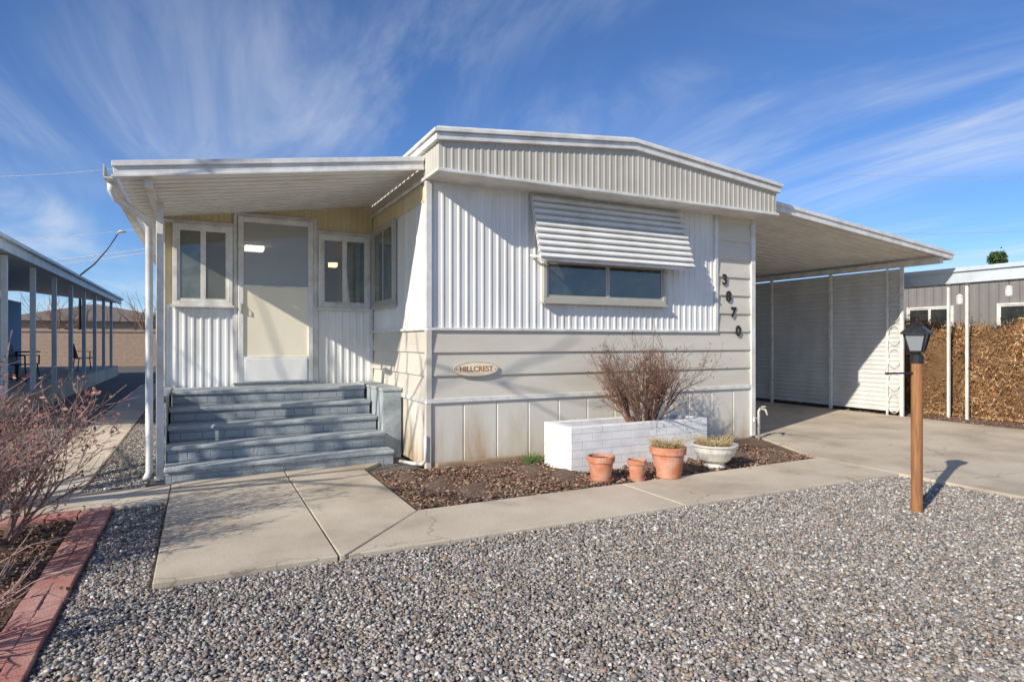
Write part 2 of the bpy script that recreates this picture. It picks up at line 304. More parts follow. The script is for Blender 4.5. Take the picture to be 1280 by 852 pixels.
def pebbles():
    regs=[(-.62,6.43,.4,3.97),(-.62,-.26,3.96,6.0),(-.95,-.46,6.74,14),(-2.9,-1.62,6.1,14)]
    P=[]
    for x0,x1,y0,y1 in regs:
        n=int((x1-x0)*(y1-y0)*9800); p=np.stack([rng.uniform(x0,x1,n),rng.uniform(y0,y1,n)],1)
        t=p[:,0]*dv[0]+p[:,1]*dv[1]; u=(p[:,0]*rv[0]+p[:,1]*rv[1])/np.maximum(t,.01)
        k=(t>2.1)&(abs(u)<.93); k&=~((t>6.2)&(rng.random(n)<.7)); P.append(p[k])
    P=np.concatenate(P); t=P[:,0]*dv[0]+P[:,1]*dv[1]
    pal=np.array([(.34,.31,.275),(.22,.195,.17),(.45,.42,.38),(.37,.28,.205),(.30,.21,.155),(.15,.145,.14),(.56,.53,.48),(.38,.32,.25),(.26,.25,.245),(.70,.66,.60)])
    w=np.array([.18,.14,.15,.10,.07,.13,.08,.08,.10,.03]); 
    for sub,k in ((2,t<2.7),(1,t>=2.7)):
        p=P[k]; n=len(p); r=rng.gamma(6,.0057/6,n)+.0014; r=np.minimum(r,.015)
        sc=np.stack([r*rng.uniform(.95,1.5,n),r*rng.uniform(.7,1.05,n),r*rng.uniform(.45,.8,n)],1)
        pos=np.concatenate([p,(rng.uniform(.2,1.1,n)*r+rng.uniform(0,.006,n))[:,None]],1)
        eul=np.stack([rng.normal(0,.45,n),rng.uniform(0,6.28,n),rng.uniform(0,6.28,n)],1)
        c=pal[rng.choice(len(pal),n,p=w/w.sum())]*rng.uniform(.8,1.2,(n,1))
        v,f=ico(sub); scatter('gravel',v,f,pos,eul,sc,c,M['pebble'],smooth=False,jit=.12 if sub==2 else .22,label='loose grey and tan gravel covering the yard '+('nearest the camera' if sub==2 else 'farther off beside the concrete walk'),cat='gravel',kind='stuff')
pebbles()
chipv=[(-1,-1,-1),(1,-1,-1),(1,1,-1),(-1,1,-1),(-1,-.7,1),(.8,-1,1),(1,.8,1),(-.8,1,1)]; chipf=[(0,3,2,1),(4,5,6,7),(0,1,5,4),(1,2,6,5),(2,3,7,6),(3,0,4,7)]
def chips(n,x0,x1,y0,y1,label,z=.05,ex=None):
    p=np.stack([rng.uniform(x0,x1,n),rng.uniform(y0,y1,n),rng.uniform(.01,z,n)],1)
    if ex is not None: p=p[~((p[:,0]>ex[0])&(p[:,0]<ex[1])&(p[:,1]>ex[2])&(p[:,1]<ex[3]))]; n=len(p)
    sc=np.stack([rng.uniform(.006,.024,n),rng.uniform(.004,.010,n),rng.uniform(.002,.004,n)],1)
    eul=np.stack([rng.normal(0,.4,n),rng.uniform(0,6.28,n),rng.uniform(0,6.28,n)],1)
    pal=np.array([(.17,.095,.06),(.26,.15,.10),(.36,.23,.155),(.11,.07,.05),(.46,.34,.24)]); c=pal[rng.choice(5,n,p=[.28,.3,.2,.1,.12])]
    scatter('bark_mulch',chipv,chipf,p,eul,sc,c,M['chip'],label=label,cat='mulch',kind='stuff')
chips(11000,1.6,6.4,4.82,6.3,'brown bark mulch strewn over the bed below the front window',.06,(3.4,5.33,5.4,6.0))
chips(6000,-2.2,-.88,2.4,5.7,'brown leaf litter and mulch under the rose bushes inside the brick border',.05)
chips(2500,11.4,12.4,3.2,9,'dark mulch along the foot of the dry hedge',.04)
# ---------------------------------------------------------------- main house
XL,XR,YF=2.197,7.09,6.35; YB=20.0
house=empty('mobile_home',(4.6,YF,0),'white and beige mobile home with low gabled roof, front awning window and covered porch','house')
b=MB(); b.box(XL+.03,XR-.03,YF+.03,YB,0,3.3); b.build('wall_core',M['interior'],house)
up=(0,0,1)
b=MB(); b.corr((XL,YF,0),(1,0,0),up,(0,-1,0),6.361-XL,1.53,3.16,.096,.009,RIB2)
b.corr((XL,YF,0),(0,1,0),up,(-1,0,0),2.33,1.53,3.16,.40,.006,[(0,0),(.93,0),(.95,1),(.98,1)]); b.build('corrugated_siding',M['white'],house)
b=MB(); b.corr((0,YF,.765),up,(1,0,0),(0,-1,0),.765,XL-.012,XR,.255,.022,LAP)
b.corr((0,YF,1.53),up,(1,0,0),(0,-1,0),1.63,6.395,XR,.255,.022,LAP)
b.corr((XL,0,.765),up,(0,1,0),(-1,0,0),.765,YF-.012,8.68,.255,.022,LAP); b.build('lap_siding',M['beige'],house)
b=MB(); b.corr((XL,YF,0),(1,0,0),up,(0,-1,0),XR-XL,.02,.735,.41,.009,GRV); b.corr((XL,YF,0),(0,1,0),up,(-1,0,0),2.3,.02,.735,.41,.009,GRV); b.build('skirting',M['skirt'],house)
b=MB(); b.box(XL-.03,XR+.01,YF-.035,YF-.001,.725,.775); b.box(XL-.035,XL-.001,YF-.001,8.68,.725,.775)
b.box(XL-.02,6.40,YF-.032,YF-.0,1.515,1.545); b.box(XL-.03,XL-.003,YF,8.68,1.515,1.545)
b.box(XL-.03,XL+.035,YF-.034,YF+.03,1.545,3.15); b.box(6.345,6.40,YF-.036,YF,1.545,3.15)
b.box(XR-.05,XR+.03,YF-.038,YF+.05,.04,3.15)
b.build('corner_trim',M['trim'],house,bevel=.004)
b=MB(); b.box(XL-.03,XL+.035,YF-.034,YF+.03,.775,1.515); b.box(XL-.03,XL+.03,YF-.03,YF+.03,.02,.725); b.build('corner_trim',M['beige'],house,bevel=.004)
b=MB(); b.corr((XL-.004,6.42,0),(0,1,0),up,(-1,0,0),2.26,2.93,3.14,.075,.01,RIB2); b.build('eave_strip',M['yellow'],house)
b=MB(); b.corr((XR+.004,YF,0),(0,1,0),up,(1,0,0),8,.02,3.15,.112,.015,RIB); b.build('side_siding',M['white'],house)
YR=5.95; XC=(XL+XR)/2; ZE,ZP=3.44,3.69
def gab(x): return ZE+(ZP-ZE)*(1-abs(x-XC)/((XR-XL)/2))
roof=MB()
roof.prism([(XL-.02,YR+.01,ZE),(XC,YR+.01,ZP),(XR+.02,YR+.01,ZE),(XR+.02,YR+.01,ZE+.1),(XC,YR+.01,ZP+.1),(XL-.02,YR+.01,ZE+.1)],(0,YB-YR,0))
roofo=roof.build('roof',M['white'],house)
b=MB(); b.corr((XL-.02,YR,0),(1,0,0),up,(0,-1,0),XR-XL+.04,3.15,lambda u:gab(XL-.02+u)+.01,.083,.0055,RIB2)
b.corr((XL-.02,YR,0),(0,1,0),up,(-1,0,0),14,3.15,ZE,.083,.0055,RIB2); b.corr((XR+.02,YR,0),(0,1,0),up,(1,0,0),14,3.15,ZE,.083,.0055,RIB2); b.build('ribbed_fascia',M['fascia'],house)
b=MB(); b.box(XL-.02,XR+.02,YR,YF,3.135,3.15); b.build('soffit',M['trim'],house)
b=MB()
def trimrun(out,z0,z1):
    a=[(XL-.02-out,ZE),(XC,ZP),(XR+.02+out,ZE)]
    poly=[(x,YR-out,z+z0) for x,z in a]+[(x,YR-out,z+z1) for x,z in a[::-1]]
    b.prism(poly,(0,.1,0))
    b.box(XL-.02-out,XL-.02+.05,YR-out+.1,YB,ZE+z0,ZE+z1); b.box(XR-.03,XR+.02+out,YR-out+.1,YB,ZE+z0,ZE+z1)
trimrun(.045,0,.075); trimrun(.07,.076,.115); trimrun(.02,.116,.15)
b.box(XL-.045,XR+.045,YR-.03,YR-.002,3.13,3.165); b.box(XL-.045,XL-.02,YR-.002,YB,3.13,3.165)
b.build('roof_edge_trim',M['trim'],roofo,bevel=.005)
def window(parent,p0,ud,nd,w,h,ncols,gm,fm,fw=.045,proud=.05,label=None,sill=True):
    p0=Vector(p0);ud=Vector(ud);nd=Vector(nd);z=Vector((0,0,1))
    def bx(mb,u0,u1,v0,v1,d0,d1):
        c=[p0+ud*u+z*v+nd*d for d in (d0,d1) for u,v in ((u0,v0),(u1,v0),(u1,v1),(u0,v1))]
        mb.add(c,[(0,3,2,1),(4,5,6,7),(0,1,5,4),(1,2,6,5),(2,3,7,6),(3,0,4,7)])
    m=MB(); bx(m,0,w,0,fw,0,proud); bx(m,0,w,h-fw,h,0,proud); bx(m,0,fw,fw,h-fw,0,proud); bx(m,w-fw,w,fw,h-fw,0,proud)
    fo=m.build('window',fm,parent,bevel=.004,label=label)
    cw=(w-2*fw)/ncols
    for i in range(ncols):
        u0=fw+i*cw; q=MB(); bx(q,u0+.025,u0+cw-.025,fw+.025,h-fw-.025,.024+.002*i,.028+.002*i)
        gmi=gm[i] if isinstance(gm,list) else gm
        q.build('pane',gmi,fo)
        q=MB(); d0=.003;d1=.034+.004*(i%2); bx(q,u0,u0+.03,fw,h-fw,d0,d1);bx(q,u0+cw-.03,u0+cw,fw,h-fw,d0,d1);bx(q,u0+.03,u0+cw-.03,fw,fw+.03,d0,d1);bx(q,u0+.03,u0+cw-.03,h-fw-.03,h-fw,d0,d1)
        q.build('sash',fm,fo)
    if sill:
        q=MB(); bx(q,-.02,w+.02,-.03,-.001,0,proud+.025); q.build('sill',fm,fo,bevel=.003)
    return fo
window(house,(3.60,YF-.022,1.87),(1,0,0),(0,-1,0),1.84,.52,2,M['glass'],M['alum'],label='wide dark sliding window under the slatted awning')
window(house,(XL-.014,8.52,1.86),(0,-1,0),(-1,0,0),1.02,1.06,2,M['glass_green'],M['alum'],label='tan framed window on the porch side of the house')
top=Vector((3.43,YF-.03,3.10)); bot=Vector((3.43,6.07,2.33)); sl=(bot-top); L=sl.length; sd=sl.normalized(); nn=Vector((0,-sd.z,sd.y)); nn=nn if nn.y<0 else -nn
b=MB(); AW=[(0,-.5),(.06,.2),(.30,.65),(.60,.92),(.82,1),(.86,.3),(.90,-.5)]
b.corr(top,sd,(1,0,0),nn,L,0,2.28,L/10.001,.05,AW)
aw=b.build('window_awning',M['white'],house,label='white metal louvred awning over the front window')
b=MB(); 
for x in (3.45,5.69): b.bar((x,YF-.02,2.40),(x,6.09,2.36),.02,.02); b.bar((x,YF-.03,3.08),(x,6.08,2.34),.015,.03)
b.bar((3.43,6.07,2.325),(5.71,6.07,2.325),.02,.03); b.build('awning_frame',M['trim'],aw)
for ch,x,y in (('3',906,350),('8',911,371),('7',917,391),('0',923,414)):
    p=onY(x,y,YF-.03); text('house_number',ch,.20,p,M['digit'],house,label='dark house number digit '+ch,bold=.006)
# porch room
YW=8.68; PX=-.44
b=MB(); b.box(PX+.03,XL,11.9,12.0,0,2.84); b.box(PX+.03,PX+.06,YW+.04,11.9,0,2.84); b.box(XL-.03,XL,YW+.04,11.9,0,2.84); b.box(PX+.06,XL-.03,YW+.04,11.9,.80,.86); b.box(PX+.06,XL-.03,YW+.04,11.9,2.82,2.86); b.build('porch_room',M['room'],house)
b=MB(); b.corr((PX,YW,0),(1,0,0),up,(0,-1,0),XL-PX,.1,1.85,.096,.011,RIB2); b.corr((PX,YW,0),(0,1,0),up,(-1,0,0),5,.05,2.85,.112,.02,RIB); b.build('porch_siding',M['white'],house)
rz=lambda X:2.88+(X+.66)/(2.18+.66)*.42
b=MB(); b.corr((PX,YW-.001,0),(1,0,0),up,(0,-1,0),XL-PX,2.83,lambda u:rz(PX+u),.075,.010,RIB2)
for x0,x1 in ((PX,-.29),(.36,.45),(1.35,1.44),(2.11,XL)): b.box(x0,x1,YW,YW+.03,1.85,2.84)
b.build('porch_upper_panel',M['yellow'],house)
window(house,(-.30,YW-.022,1.85),(1,0,0),(0,-1,0),.67,1.0,2,[M['glass_green'],M['clear']],M['trim'],fw=.05,label='white framed porch window left of the door')
window(house,(1.43,YW-.022,1.85),(1,0,0),(0,-1,0),.70,1.0,2,[M['clear'],M['glass_green']],M['trim'],fw=.05,label='white framed porch window right of the door')
b=MB(); 
for x0,x1 in ((PX-.03,PX+.06),(.37,.385),(1.41,1.43),(2.13,2.18)): b.box(x0,x1,YW-.03,YW-.0,.84,2.9)
b.box(PX-.02,.37,YW-.034,YW,2.855,2.9); b.box(1.43,2.13,YW-.034,YW,2.855,2.9)
b.build('porch_trim',M['trim'],house,bevel=.003)
d=MB(); x0,x1,z0,z1=.435,1.36,.86,3.0; y0,y1=YW-.075,YW-.02
d.box(x0,x0+.065,y0,y1,z0,z1); d.box(x1-.065,x1,y0,y1,z0,z1); d.box(x0+.065,x1-.065,y0,y1,z1-.07,z1); d.box(x0+.065,x1-.065,y0,y1,z0,z0+.34); d.box(x0+.065,x1-.065,y0+.01,y1,2.10,2.125)
door=d.build('storm_door',M['trim'],house,bevel=.006,label='white storm door at the top of the steps')
d=MB(); d.box(x0+.065,x1-.065,y0+.02,y0+.026,2.125,z1-.07); d.build('upper_pane',M['screen'],door)
d=MB(); d.box(x0+.065,x1-.065,y0+.02,y0+.026,z0+.34,2.10); d.build('lower_pane',M['cream'],door)
d=MB(); d.box(x0+.065,x1-.065,YW+.02,YW+.025,2.05,2.30); d.build('lace_valance',M['curtain'],door)
d=MB(); d.box(x0+.022,x0+.044,y0-.012,y0,1.76,1.88); d.tube([(x0+.033,y0-.012,1.86),(x0+.033,y0-.035,1.85),(x0+.033,y0-.035,1.79),(x0+.033,y0-.012,1.78)],.006,6); d.build('handle',M['alum'],door)
d=MB(); d.box(x0+.08,x1-.08,y0-.012,y0-.0,z0+.02,z0+.31); d.build('kick_plate',M['white'],door,bevel=.004)
d=MB(); d.box(x0-.05,x0-.005,YW-.04,YW,z0,z1+.05); d.box(x1+.005,x1+.05,YW-.04,YW,z0,z1+.05); d.box(x0-.005,x1+.005,YW-.04,YW,z1+.005,z1+.05); d.build('door_casing',M['trim'],door,bevel=.003)
def lamp(p,m,w,label):
    t=empty('ceiling_light',p,label,'lamp'); x,y,z=p
    b=MB(); b.box(x-w/2-.02,x+w/2+.02,y-w/2-.02,y+w/2+.02,z,z+.02); b.build('base',M['trim'],t)
    b=MB(); b.prism([(x-w/2,y-w/2,z-.001),(x+w/2,y-w/2,z-.001),(x+w/2,y+w/2,z-.001),(x-w/2,y+w/2,z-.001)],(0,0,-.06)); b.build('diffuser',m,t,bevel=.01)
lamp((.72,9.9,2.80),M['lit'],.26,'square lit ceiling light seen through the upper glass of the storm door')
lamp((1.86,9.9,2.62),M['litwarm'],.12,'small warm lit lamp seen through the right porch window')
# porch roof
PX0,PX1,PY0,PY1=-.66,2.165,6.42,13.5; dv3=Vector((PX0-PX1,0,-.42)); Lp=dv3.length; dn=dv3.normalized()
b=MB(); b.corr((PX1,PY0,3.30),(0,1,0),dn,(0,0,1),PY1-PY0,0,Lp,.17,.045,[(0,0),(.72,0),(.76,1),(.95,1)]); pr=b.build('porch_roof',M['white'],house)
b=MB(); b.prism([(PX0-.02,PY0-.03,2.84),(PX1,PY0-.03,3.26),(PX1,PY0-.03,3.38),(PX0-.02,PY0-.03,2.96)],(0,.05,0)); b.prism([(PX0-.03,PY0-.05,2.925),(PX1,PY0-.05,3.345),(PX1,PY0-.05,3.395),(PX0-.03,PY0-.05,2.975)],(0,.02,0))
b.prism([(PX0-.03,PY0-.045,2.83),(PX1,PY0-.045,3.25),(PX1,PY0-.045,3.275),(PX0-.03,PY0-.045,2.855)],(0,.015,0))
b.build('roof_fascia',M['trim'],pr,bevel=.004)
b=MB(); b.box(PX0-.09,PX0-.02,PY0-.03,PY1,2.82,2.835); b.box(PX0-.095,PX0-.085,PY0-.03,PY1,2.835,2.94); b.box(PX0-.03,PX0-.022,PY0+.02,PY1,2.835,2.93); b.build('gutter',M['trim'],pr)
b=MB(); b.box(-.45,-.39,PY0+.06,PY1-.1,2.80,2.87); b.build('roof_beam',M['trim'],pr)
b=MB(); b.tube([(-.71,6.56,2.84),(-.71,6.56,2.76),(-.68,6.66,2.70),(-.48,7.02,2.60),(-.45,7.08,2.52),(-.45,7.08,.10),(-.47,7.0,.05)],.034,10); b.build('downspout',M['trim'],house,smooth=True)
b=MB(); b.box(-.395,-.33,7.14,7.205,.0,2.80); b.box(-.415,-.31,7.12,7.225,0,.02); b.build('porch_post',M['trim'],house,bevel=.004)
b=MB(); b.tube([(2.05,6.9,.02),(2.1,6.55,.05),(2.16,6.42,.06),(2.16,6.32,.12),(2.16,6.32,.38)],.02,8); b.build('drain_pipe',M['trim'],house,smooth=True)
# oval sign
c=onY(595,461,YF-.03); sg=empty('name_sign',(c.x,YF-.035,c.z),'small cream oval name sign lettered HILLCREST on the beige siding','sign')
m=MB(); n=40; m.prism([(c.x+.275*math.cos(2*math.pi*i/n),YF-.028,c.z+.085*math.sin(2*math.pi*i/n)) for i in range(n)],(0,-.014,0)); m.build('plate',M['plate'],sg)
ring=[(c.x+.266*math.cos(2*math.pi*i/n),YF-.043,c.z+.079*math.sin(2*math.pi*i/n)) for i in range(n+1)]
m=MB(); m.tube(ring,.0025,5); m.build('border',M['oldwood'],sg)
text('lettering','HILLCREST',.084,(c.x,YF-.044,c.z),M['letter'],sg,.001,bold=.0008)
for dx in (-.236,.236): m=MB(); m.prism([(c.x+dx-.008,YF-.041,c.z),(c.x+dx,YF-.041,c.z-.010),(c.x+dx+.008,YF-.041,c.z),(c.x+dx,YF-.041,c.z+.010)],(0,-.003,0)); m.build('ornament',M['letter'],sg)
# ---------------------------------------------------------------- steps
st=empty('porch_steps',(.8,6.85,0),'grey painted masonry steps with a block cheek wall leading to the storm door','steps')
def tread(xa,xb,ya,yb,za,zb):
    n=16; fr=[(xa+(xb-xa)*i/n,ya+random.uniform(-.007,.007),0) for i in range(n+1)]
    b=MB(); b.prism([(x,y,za) for x,y,_ in fr]+[(xb,yb,za),(xa,yb,za)],(0,0,zb-za)); return b
for i in range(5):
    z1=.165*(i+1); y0=6.86+.285*i; y1=8.60 if i==4 else y0+.285
    b=MB(); xr=[1.96,1.93,1.91,1.90,1.90][i]; b.box(-.30+.004*i,xr,y0,y1-.001,.0 if i<4 else .2,z1-.045); o=b.build('riser',M['gbrick'],st)
    b=tread(-.315+.003*i,xr+.012,y0-.022,y1-.032 if i<4 else 8.6,z1-.044,z1); b.build('tread',M['steps'],st,bevel=.012)
b=MB(); b.box(1.935,2.165,7.22,8.62,0,.80); b.build('cheek_wall',M['steps'],st,bevel=.008)
b=MB(); b.box(1.925,2.172,7.205,8.625,.801,.84); b.build('cap',M['steps'],st,bevel=.008)
b=MB(); b.box(-.385,-.31,7.25,8.62,0,.80); b.build('cheek_wall',M['gbrick'],st)
b=MB(); b.box(-.395,-.30,7.22,8.62,.801,.84); b.build('cap',M['steps'],st,bevel=.008)
# ---------------------------------------------------------------- carport
CX0,CX1,CY0,CY1=7.13,11.62,6.1,15.0; zc0,zc1=3.31,2.87
cp=empty('carport',(9.4,6.1,0),'white metal carport with ribbed roof and corrugated side wall attached to the house','carport')
dd=Vector((CX1-CX0,0,zc1-zc0)); Lc=dd.length; dd.normalize()
b=MB(); b.corr((CX0,CY0,zc0),(0,1,0),dd,(0,0,1),CY1-CY0,0,Lc,.2,.045,[(0,0),(.70,0),(.74,1),(.95,1)]); cr=b.build('roof',M['white'],cp)
b=MB(); b.prism([(CX0-.03,CY0-.03,zc0-.06),(CX1+.04,CY0-.03,zc1-.06),(CX1+.04,CY0-.03,zc1+.055),(CX0-.03,CY0-.03,zc0+.055)],(0,.05,0)); b.prism([(CX0-.03,CY0-.05,zc0+.02),(CX1+.04,CY0-.05,zc1+.02),(CX1+.04,CY0-.05,zc1+.07),(CX0-.03,CY0-.05,zc0+.07)],(0,.02,0))
b.box(CX1,CX1+.06,CY0+.02,CY1,zc1-.06,zc1+.05); b.build('roof_fascia',M['trim'],cr,bevel=.004)
b=MB(); b.box(11.40,11.50,CY0+.05,CY1,2.745,2.845); b.build('beam',M['trim'],cp,bevel=.004)
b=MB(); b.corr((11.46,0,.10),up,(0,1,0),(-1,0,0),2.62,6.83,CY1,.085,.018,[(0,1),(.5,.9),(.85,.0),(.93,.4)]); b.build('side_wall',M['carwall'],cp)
for y in (6.80,8.22,9.66,11.1,12.5,13.9):
    b=MB(); b.box(11.385,11.425,y-.03,y+.03,.0,2.745); b.build('post',M['trim'],cp,bevel=.003)
b=MB(); b.box(11.385,11.415,7.05,7.08,0,2.745); 
for k in range(6):
    z=.25+k*.42; 
    b.tube([(11.40,6.83+.11*(1-math.cos(a)),z+.18*math.sin(a)) for a in np.linspace(0,math.pi*2,13)],.007,5)
b.build('scrollwork_post',M['trim'],cp)
sp=empty('outdoor_spigot',(7.0,6.12,0),'white pipe riser with garden tap by the right corner of the house','tap')
b=MB(); b.tube([(7.0,6.15,0),(7.0,6.15,.42),(6.98,6.10,.46)],.018,8); b.tube([(7.05,6.2,0),(7.05,6.2,.30),(6.9,6.15,.33),(6.85,6.1,.28)],.014,8); b.build('pipe',M['trim'],sp,smooth=True)
b=MB(); b.tube([(6.98,6.10,.46),(6.96,6.0,.45),(6.96,5.97,.38)],[.02,.017,.015],8); b.lathe((6.97,6.04,.48),[(.03,0),(.035,.01),(.03,.02)],10); b.build('tap',M['alum'],sp,smooth=True)
b=MB(); b.bar((2.25,6.22,.05),(3.35,6.24,.05),.07,.09); b.build('edging_board',M['oldwood'],bevel=.006,label='weathered timber board lying along the foot of the skirting',cat='board')
# ---------------------------------------------------------------- brick planter, pots
pl=empty('brick_planter',(4.36,5.7,0),'white painted brick planter box in front of the house wall','planter')
x0,x1,y0,y1=3.43,5.32,5.42,5.98
b=MB(); w=.1; b.box(x0,x1,y0,y0+w,0,.50); b.box(x0,x1,y1-w,y1,0,.50); b.box(x0,x0+w,y0+w,y1-w,0,.50); b.box(x1-w,x1,y0+w,y1-w,0,.50); b.build('brick_wall',M['wbrick'],pl,bevel=.008)
b=MB(); b.box(x0+w,x1-w,y0+w,y1-w,.05,.44); b.build('soil',M['soil'],pl)
def pot(c,rt,h,name,label,m,saucer=True,plant=0,bowl=False):
    t=empty(name,(c[0],c[1],.035),label,'plant pot')
    z=.012 if saucer else 0
    b=MB()
    if bowl: prof=[(rt*.45,0),(rt*.5,.02),(rt*.42,.05),(rt*.7,h*.35),(rt*.95,h*.7),(rt*1.0,h*.9),(rt*1.08,h*.93),(rt*1.08,h),(rt*.95,h),(rt*.9,h*.85),(.01,h*.84)]
    else: prof=[(rt*.66,0),(rt*.70,.01),(rt*.90,h*.76),(rt*1.0,h*.77),(rt*1.02,h*.98),(rt*.98,h),(rt*.88,h),(rt*.86,h*.86),(.01,h*.86)]
    b.lathe((c[0],c[1],.035+z),prof); b.build('pot_body',m,t,bevel=.002)
    b=MB(); b.lathe((c[0],c[1],.035+z),[(rt*.84,h*.80),(rt*.84,h*.88),(rt*.4,h*.92),(.01,h*.93)],16); b.build('potting_soil',M['soil'],t)
    if saucer: b=MB(); b.lathe((c[0],c[1],.035),[(rt*.78,0),(rt*.95,.035),(rt*.9,.035),(rt*.75,.011),(.01,.011)]); b.build('saucer',m,t)
    if plant:
        b=MB()
        for i in range(plant):
            a=random.uniform(0,6.28);r=rt*.7*math.sqrt(random.random()); q=Vector((c[0]+r*math.cos(a),c[1]+r*math.sin(a),.035+h*.9)); l=random.uniform(.06,.17); o=Vector((math.cos(a)*random.uniform(.2,1),math.sin(a)*random.uniform(.2,1),1)).normalized()
            b.tube([q,q+o*l*.6,q+o*l+Vector((o.x,o.y,-.3))*l*.35],[.0028,.0022,.0006],4)
        b.build('dry_plant',M['straw'],t)
    return t
pot(gp(751,606),.135,.24,'terracotta_pot','medium empty terracotta pot on a saucer, leftmost of the row by the walk',M['terra'])
pot(gp(796,604),.095,.19,'terracotta_pot','smallest terracotta pot, standing between the two larger terracotta pots',M['terra'])
pot(gp(835,600),.18,.31,'terracotta_pot','largest terracotta pot, holding dry straw coloured grass',M['terra'],saucer=False,plant=220)
pot(gp(893,588),.23,.26,'bowl_planter','wide white ceramic bowl planter with dry stems, right of the terracotta pots',M['bowl'],saucer=False,plant=200,bowl=True)
# ---------------------------------------------------------------- bushes
def branch(b,p,d,l,r,dep,tips,spread=.6,sides=4,rmin=.0016):
    n=3; pts=[p];rs=[r]
    for i in range(n):
        d=(d+Vector((random.uniform(-1,1),random.uniform(-1,1),random.uniform(-.6,1)))*.16).normalized(); p=p+d*l/n; pts.append(p); rs.append(r*(1-.5*(i+1)/n))
        if dep>0 and i>0 or dep>1:
            for _ in range(random.choice((1,1,2))):
                q=Vector((random.gauss(0,1),random.gauss(0,1),random.gauss(.2,.8))).normalized(); branch(b,p,(d+q*spread).normalized(),l*random.uniform(.5,.75),max(rs[-1]*.7,rmin),dep-1,tips,spread,sides,rmin)
    b.tube(pts,rs,sides); tips.append(pts[-1]); tips.append(pts[-2])
leafv=[(-.5,0,0),(0,-.3,.08),(.5,0,0),(0,.3,.08)]; leaff=[(0,1,2),(0,2,3)]
def leaves(name,tips,n,size,pal,parent,spread=.03):
    T=np.array([tuple(t) for t in tips]); p=T[rng.integers(0,len(T),n)]+rng.normal(0,spread,(n,3)); p[:,2]=np.maximum(p[:,2],.04)
    sc=np.repeat(rng.uniform(.6,1.3,(n,1))*size,3,1); eul=rng.uniform(0,6.28,(n,3)); pal=np.array(pal); c=pal[rng.integers(0,len(pal),n)]*rng.uniform(.7,1.3,(n,1))
    scatter(name,leafv,leaff,p,eul,sc,c,M['leafred'],parent=parent)
def bush(name,base,h,rad,stems,dep,m,label,cat,sr=.007,leafn=0,pal=None,lsize=.03,spread=.6,foot=.05,rmin=.0016):
    t=empty(name,base,label,cat); b=MB(); tips=[]
    for i in range(stems):
        a=random.uniform(0,6.28); k=math.sqrt(random.random()); d=Vector((math.cos(a)*k*rad/h,math.sin(a)*k*rad/h,1)).normalized()
        p=Vector(base)+Vector((math.cos(a),math.sin(a),0))*foot*k; branch(b,p,d,h*.55*random.uniform(.75,1.1),sr,dep,tips,spread,4 if dep<3 else 3,rmin)
    b.build('stems',m,t)
    if leafn: leaves('leaves',tips,leafn,lsize,pal,t)
    return t
bush('bare_shrub',(4.62,5.70,.44),.88,.60,34,3,M['bark'],'bare reddish brown shrub growing in the white brick planter','shrub',.013,2600,[(.28,.14,.09),(.21,.11,.07),(.34,.20,.12)],.022,spread=.68,foot=.20,rmin=.0022)
rp=[(.44,.17,.14),(.36,.14,.11),(.50,.28,.21),(.28,.13,.10),(.20,.17,.08)]
bush('rose_bush',(-1.25,5.25,.03),1.10,.95,26,3,M['bark2'],'thorny rose bush with dried red leaves, nearest the concrete path','shrub',.013,1900,rp,.034,spread=.72,foot=.14,rmin=.0028)
bush('rose_bush',(-1.30,4.35,.03),.95,.95,16,3,M['bark2'],'rose bush with bare canes at the left edge, middle of the brick bordered bed','shrub',.013,700,rp,.03,spread=.72,foot=.1,rmin=.0026)
bush('rose_bush',(-1.08,3.5,.03),.6,.85,12,2,M['bark2'],'low pruned rose bush with few canes, nearest the bottom left corner','shrub',.012,110,rp,.026,rmin=.003)
b=MB()
for i in range(160):
    a=random.uniform(0,6.28); q=Vector((3.30+random.gauss(0,.05),6.02+random.gauss(0,.035),.02)); l=random.uniform(.06,.17); o=Vector((math.cos(a)*.5,math.sin(a)*.5,1)).normalized(); b.tube([q,q+o*l*.6,q+o*l+Vector((o.x,o.y,0))*l*.3],[.003,.0022,.0006],3)
b.build('grass_tuft',M['grass'],label='small green grass tuft left of the white planter',cat='grass')
b=MB(); y=1.0
while y<5.75:
    for row in (0,1):
        jx=random.uniform(-.004,.004); x=-.835+row*.097+jx; yy=y+(.1 if row else 0); b.box(x,x+.094,yy+.003,yy+.203,.0,.036+random.uniform(-.004,.005))
    y+=.206
x=-.65
while x>-2.2:
    for row in (0,1): b.box(x-.2,x-.003,5.83+row*.098,5.925+row*.098,0,.036+random.uniform(-.004,.005))
    x-=.206
b.build('brick_edging',M['brickred'],bevel=.004,label='weathered red brick border around the rose bed at bottom left',cat='brick edging')
# ---------------------------------------------------------------- lamp post
lx,ly=gp(1146,641); lp=empty('lamp_post',(lx,ly,0),'brown wooden lamp post with black coach lantern in the gravel','lamp post'); dz=-.03
b=MB(); b.lathe((lx,ly,0),[(.042,0),(.042,1.30+dz),(.038,1.31+dz)],16); b.build('post',M['wood'],lp,bevel=.002)
b=MB(); b.bar((lx-.30,ly+.06,1.14),(lx+.02,ly,1.14),.014,.014); b.lathe((lx-.30,ly+.06,1.13),[(.012,0),(.014,.01),(.012,.02)],8); b.build('crossbar',M['black'],lp)
b=MB(); b.lathe((lx,ly,dz),[(.048,1.25),(.048,1.315),(.03,1.325),(.03,1.335)],16); b.lathe((lx,ly,dz),[(.062,1.335),(.066,1.35)],4,math.pi/4+.3)
for k in range(4):
    a=math.pi/4+.3+k*math.pi/2; ca,sa=math.cos(a),math.sin(a); b.bar((lx+.064*ca,ly+.064*sa,1.35+dz),(lx+.108*ca,ly+.108*sa,1.49+dz),.010,.010)
